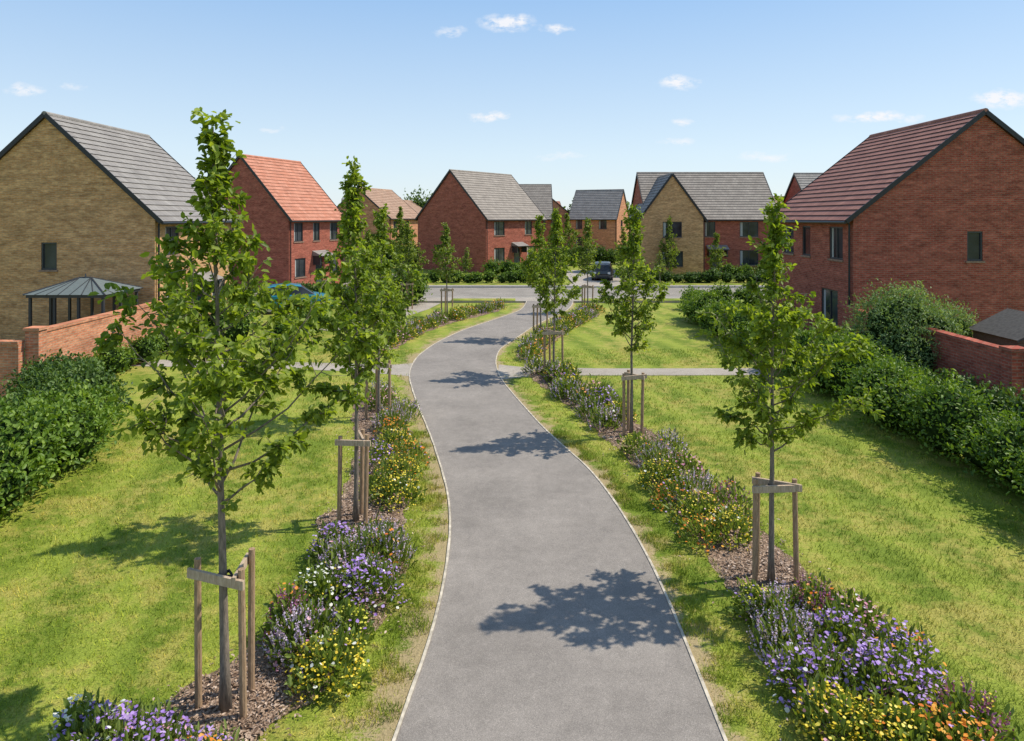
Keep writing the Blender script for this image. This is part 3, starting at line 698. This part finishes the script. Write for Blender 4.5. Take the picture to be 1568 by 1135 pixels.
def clump(x,y,r,h,kind,seed,q=1.0):
    rs=np.random.RandomState(seed); n=int(800*q*(r/.4)**2)
    d=unit(rs.normal(0,1,(n,3))); d[:,2]=np.abs(d[:,2]); rad=rs.uniform(.3,1.08,n)**.65
    lump=1+.26*np.sin(d[:,0]*5+seed)*np.cos(d[:,1]*6+seed*2)
    P=d*np.array([r,r,h])*(rad*lump)[:,None]; P[:,2]+=.01
    D=unit(d*.6+rs.normal(0,.4,(n,3))+[0,0,.7]); L=rs.uniform(.05,.13,n)*(1.4 if q<.5 else 1)
    V1,F1=leaves(P,D,unit(rs.normal(0,1,(n,3))+[.3,0,.8]),L,L*(.28 if kind in('lilac','purple','orange') else .42))
    parts=[]
    def blooms(kd,m):
        d2=unit(rs.normal(0,1,(m,3))+[0,0,.5]); d2[:,2]=np.abs(d2[:,2]); 
        cc=unit(rs.normal(0,1,(16,3))+[0,0,.6]); pk=rs.randint(0,16,m); cm=rs.rand(m)<.55
        d2=np.where(cm[:,None],unit(cc[pk]+rs.normal(0,.22,(m,3))),d2); d2[:,2]=np.abs(d2[:,2])
        P2=d2*np.array([r,r,h])*rs.uniform(.93,1.22,m)[:,None]
        s={'purple':.042,'yellow':.032,'lime':.028,'orange':.045,'white':.045,'pink':.04}[kd]*(1.45 if q<.5 else 1)
        L2=rs.uniform(.75,1.25,m)*s; D2=unit(rs.normal(0,1,(m,3))*[1,1,.3])
        return leaves(P2-D2*L2[:,None]*.5,D2,unit(rs.normal(0,.45,(m,3))+d2*.4+[.2,0,.8]),L2,L2,.05,.0)
    if kind in('lilac','plum'):
        ns=int(120*q*(r/.4)**2); k=7; d2=unit(rs.normal(0,1,(ns,3))*[1,1,.8]+[0,0,.6]); d2[:,2]=np.abs(d2[:,2])
        b=d2*np.array([r,r,h])*rs.uniform(.8,1.05,(ns,1)); dirn=unit(d2*[.5,.5,.3]+rs.normal(0,.18,(ns,3))+[0,0,1]); 
        tt=np.repeat(np.linspace(0,1,k)[None],ns,0).ravel(); bi=np.repeat(np.arange(ns),k)
        P2=b[bi]+dirn[bi]*(tt*.15)[:,None]+rs.normal(0,.005,(ns*k,3)); m=len(P2)
        L2=.03*(1.3-tt*.6)*(1.4 if q<.5 else 1); D2=unit(rs.normal(0,1,(m,3))+[0,0,.4])
        V2,F2=leaves(P2-D2*L2[:,None]*.5,D2,unit(rs.normal(0,1,(m,3))),L2,L2*.9,.05,.0)
    else:
        V2,F2=blooms(kind,int({'purple':330,'yellow':520,'lime':560,'orange':230,'white':170,'pink':280}[kind]*q*(r/.4)**2))
    k3=['yellow','white','pink','orange','purple'][seed%5]   # a few self-seeded neighbours in every clump
    V3,F3=blooms(k3,int(26*q)+3)
    V=np.r_[V1,V2,V3];F=np.r_[F1,F2+len(V1),F3+len(V1)+len(V2)]; mi=np.r_[np.zeros(len(F1)),np.ones(len(F2)),np.full(len(F3),2)]
    rnd=np.r_[np.repeat(np.clip(rs.normal(.45,.25,n)+(rs.rand()-.5)*.3,0,1),2),rs.rand(len(F2)//2).repeat(2),rs.rand(len(F3)//2).repeat(2)]
    o=npmesh(NAMES[kind],V,F,[FOL,fmat(kind),fmat(k3)],rnd=rnd,mi=mi); o.location=(x,y,.01); return o
sd=100
manual=[(-3.75,6.25,.38,.42,'purple'),(-3.25,6.1,.4,.42,'purple'),(-2.75,6.0,.33,.38,'purple'),(-4.1,6.5,.24,.38,'white'),(-3.6,5.6,.4,.5,'purple'),
 (-1.98,7.4,.38,.4,'yellow'),(-2.35,7.85,.42,.45,'lilac'),(-2.65,8.15,.26,.55,'plum'),(-1.95,8.0,.28,.4,'lime'),(-2.45,8.75,.34,.48,'white'),
 (-1.9,8.95,.44,.45,'purple'),(-2.3,9.55,.4,.45,'lilac'),(-1.85,9.9,.4,.45,'lilac'),(-2.6,10.05,.34,.42,'purple'),(-2.05,10.35,.32,.36,'lilac'),
 (-2.0,12.0,.4,.42,'yellow'),(-2.45,12.3,.3,.38,'lime'),(-2.15,12.9,.4,.45,'yellow'),(-2.1,13.8,.38,.45,'orange'),(-2.7,13.6,.36,.5,'purple'),(-2.5,14.6,.4,.45,'yellow'),(-2.7,15.5,.38,.45,'orange'),
 (-2.9,16.2,.4,.45,'lilac'),(-2.7,17.0,.4,.45,'lilac'),(-3.4,17.9,.4,.5,'pink'),(-3.6,18.8,.4,.45,'lilac'),
 (3.1,6.55,.36,.4,'yellow'),(3.55,6.3,.4,.42,'yellow'),(4.0,6.2,.4,.45,'orange'),(4.35,6.5,.32,.45,'plum'),(3.15,7.15,.42,.45,'purple'),(3.8,7.0,.44,.5,'purple'),(4.2,7.4,.38,.5,'purple'),
 (3.15,7.8,.38,.42,'lilac'),(3.7,7.75,.38,.45,'purple'),(4.1,8.2,.36,.42,'pink'),(3.25,8.35,.36,.38,'lilac'),(3.75,8.5,.28,.45,'plum'),(3.05,8.6,.26,.32,'lime'),
 (2.9,10.5,.34,.36,'orange'),(3.4,10.65,.38,.42,'yellow'),(3.05,11.2,.4,.42,'yellow'),(3.6,11.4,.34,.52,'plum'),(2.8,11.9,.34,.4,'orange'),(3.25,12.1,.4,.45,'lilac'),(2.75,12.7,.4,.42,'yellow'),(3.25,13.1,.4,.45,'pink'),(2.9,13.7,.4,.45,'lilac'),(3.3,14.3,.36,.48,'lilac'),(2.6,14.4,.34,.4,'lime')]
for (x,y,r,h,k) in manual:
    sd+=1; clump(x,y,r,h,k,sd,1.0 if y<10.5 else .6)
def auto(P,w,kinds,step,q,seed,y0=0):
    global sd
    rs=np.random.RandomState(seed)
    for c in bedpts(P,step):
        if c[1]<y0: continue
        for k in range(2):
            sd+=1; x=c[0]+rs.uniform(-w/2,w/2);y=c[1]+rs.uniform(-.25,.25)
            clump(x,y,rs.uniform(.28,.46),rs.uniform(.28,.52),kinds[rs.randint(len(kinds))],sd,q)
auto(BEDR,.85,['lilac','purple','lilac','lime','yellow','pink'],.62,.38,1,16.3)
auto(BEDL2,.7,['lilac','pink','yellow','lime','lilac','orange'],.65,.24,2)
auto(BEDR2,.7,['lilac','purple','yellow','lime','lilac','orange'],.65,.24,3)

# ------------------------------------------------------------------ grass blades
def in_bed(X,Y):
    m=np.zeros(len(X),bool)
    for P,w in ((BEDL,.54),(BEDR,.54),(BEDL2,.45),(BEDR2,.45)):
        P=np.array(P); bx=np.interp(Y,P[:,1],P[:,0],left=99,right=99); m|=np.abs(X-bx)<w
    for (x,y) in ((-2.9,6.94),(-2.56,11.24),(-3.3,17),(3.53,9.34),(2.73,15.67),(1.32,21.7)): m|=((X-x)**2+(Y-y)**2)<.58**2
    return m
parts=[]
for (y0,y1,den,hh,ww) in ((5.6,10,1200,.055,.008),(10,16,600,.06,.011),(16,26,200,.07,.017)):
    A=17.5*(y1-y0); n=int(A*den); X=rng.uniform(-8.8,8.7,n);Y=rng.uniform(y0,y1,n)
    l=pathL(Y)-X; r=X-pathR(Y); out=np.maximum(l,r)
    keep=(out>.05)&(rng.rand(n)<np.clip((out-.02)*2.2,.1,1))&~in_bed(X,Y)&~((np.abs(Y-22.4)<.7)&(Y>20))
    keep&=(rng.rand(n)<.55)|(np.sin(X*7+np.sin(Y*5)*2)*np.sin(Y*6+np.sin(X*4)*2)>-.2)
    parts.append((X[keep],Y[keep],hh,ww))
    if y1<=10:
        m=26000; Y2=rng.uniform(5.6,16,m); sgn=rng.rand(m)<.5; off=np.abs(rng.normal(.2,.26,m))+.05
        cl=np.sin(Y2*5.1+np.sin(Y2*1.7)*3)+np.sin(Y2*13)*.6+off*4>.9
        X2=np.where(sgn,pathL(Y2)-off,pathR(Y2)+off*.8); k2=cl&~in_bed(X2,Y2); parts.append((X2[k2],Y2[k2],.08,.008))
Vs=[];Rn=[]
for X,Y,hh,ww in parts:
    n=len(X); az=rng.uniform(0,2*np.pi,n); h=rng.uniform(.5,1.3,n)*hh; w=ww*rng.uniform(.7,1.3,n); lx=rng.normal(0,.45,n)*h; ly=rng.normal(0,.45,n)*h
    v=np.empty((n,3,3)); v[:,0]=np.c_[X-np.cos(az)*w/2,Y-np.sin(az)*w/2,np.full(n,.002)]; v[:,1]=np.c_[X+np.cos(az)*w/2,Y+np.sin(az)*w/2,np.full(n,.002)]; v[:,2]=np.c_[X+lx,Y+ly,h]
    Vs.append(v.reshape(-1,3)); Rn.append(rng.rand(n))
V=np.concatenate(Vs); npmesh('lawn_grass',V,np.arange(len(V)).reshape(-1,3),BLADE,rnd=np.concatenate(Rn))

# ------------------------------------------------------------------ light, sky, camera
sd_=Vector((2.4,.55,3.25)).normalized()
el=math.asin(sd_.z); az=math.atan2(sd_.x,sd_.y)
sun=bpy.data.lights.new('sun','SUN'); sun.energy=5.0; sun.angle=math.radians(.55); sun.color=(1,.93,.8)
so=bpy.data.objects.new('sun',sun); link(so); so.rotation_euler=sd_.to_track_quat('Z','Y').to_euler()
w=bpy.data.worlds.new('World'); sc.world=w; w.use_nodes=True; nt=w.node_tree
bg=nt.nodes['Background']; bg.inputs[1].default_value=.135
sky=nt.nodes.new('ShaderNodeTexSky'); sky.sky_type='NISHITA'; sky.sun_disc=False; sky.sun_elevation=el; sky.sun_rotation=az
sky.air_density=1.0; sky.dust_density=.3; sky.ozone_density=1.2
tc=nt.nodes.new('ShaderNodeTexCoord'); sx=nt.nodes.new('ShaderNodeSeparateXYZ'); nt.links.new(tc.outputs['Generated'],sx.inputs[0])
hz=ramp(nt,sx.outputs[2],[(0,(.66,.75,.81)),(.09,(.60,.73,.84)),(.3,(.32,.52,.80)),(1,(.18,.28,.5))])
hz=mixc(nt,1,hz,(9,9,9),'MULTIPLY')
skyc=mixc(nt,.74,sky.outputs[0],hz)
yy=math_(nt,'MAXIMUM',sx.outputs[1],.05)
cb=nt.nodes.new('ShaderNodeCombineXYZ'); nt.links.new(math_(nt,'DIVIDE',sx.outputs[0],yy),cb.inputs[0]); nt.links.new(math_(nt,'DIVIDE',sx.outputs[2],yy),cb.inputs[1])
clouds=[(-.006,.284,.045,.014,1),(.065,.277,.024,.008,.8),(-.091,.272,.022,.008,.6),(.239,.196,.032,.011,.95),(-.034,.148,.034,.008,.9),(-.707,.186,.032,.011,.7),(-.64,.19,.02,.006,.45),
 (-.349,.128,.022,.006,.45),(.716,.174,.05,.015,1),(.537,.146,.07,.009,.85),(.249,.14,.018,.006,.6),(.363,.09,.045,.009,.55),(.239,.11,.035,.006,.5),(.072,.09,.045,.006,.4)]
wn=nt.nodes.new('ShaderNodeTexNoise'); wn.inputs['Scale'].default_value=30; wn.inputs['Detail'].default_value=3; nt.links.new(cb.outputs[0],wn.inputs['Vector'])
wv=nt.nodes.new('ShaderNodeVectorMath'); wv.operation='MULTIPLY_ADD'; nt.links.new(wn.outputs['Color'],wv.inputs[0]); wv.inputs[1].default_value=(.05,.022,0)
off=nt.nodes.new('ShaderNodeVectorMath'); off.operation='SUBTRACT'; nt.links.new(cb.outputs[0],off.inputs[0]); off.inputs[1].default_value=(.025,.011,0)
nt.links.new(off.outputs[0],wv.inputs[2])
acc=None
for (u,v,a,b,s) in clouds:
    n1=nt.nodes.new('ShaderNodeVectorMath'); n1.operation='SUBTRACT'; nt.links.new(wv.outputs[0],n1.inputs[0]); n1.inputs[1].default_value=(u,v,0)
    n2=nt.nodes.new('ShaderNodeVectorMath'); n2.operation='MULTIPLY'; nt.links.new(n1.outputs[0],n2.inputs[0]); n2.inputs[1].default_value=(1/a,1/b,0)
    n3=nt.nodes.new('ShaderNodeVectorMath'); n3.operation='LENGTH'; nt.links.new(n2.outputs[0],n3.inputs[0])
    m=math_(nt,'MULTIPLY',math_(nt,'SUBTRACT',1.15,n3.outputs['Value'],clamp=True),s)
    acc=m if acc is None else math_(nt,'MAXIMUM',acc,m)
mp=nt.nodes.new('ShaderNodeMapping'); mp.inputs['Scale'].default_value=(1,2.0,1); nt.links.new(cb.outputs[0],mp.inputs[0])
cn=noi(nt,mp.outputs[0],55,5,.65)
msk=math_(nt,'MULTIPLY',acc,math_(nt,'MULTIPLY_ADD',cn,4.0,-1.3,clamp=True))
msk=math_(nt,'MULTIPLY',ramp(nt,msk,[(.04,0.),(.7,1.)]),math_(nt,'GREATER_THAN',sx.outputs[1],.05))
msk=math_(nt,'MULTIPLY',msk,.9)
nt.links.new(mixc(nt,msk,skyc,(7.1,7.1,7.3)),bg.inputs[0])
cam=bpy.data.cameras.new('camera'); co=bpy.data.objects.new('camera',cam); link(co)
co.location=(0,0,5); co.rotation_euler=(math.radians(90),0,0); cam.lens=24.1; cam.sensor_width=36; cam.shift_y=-.1493; cam.clip_end=6000; cam.clip_start=.1
sc.camera=co
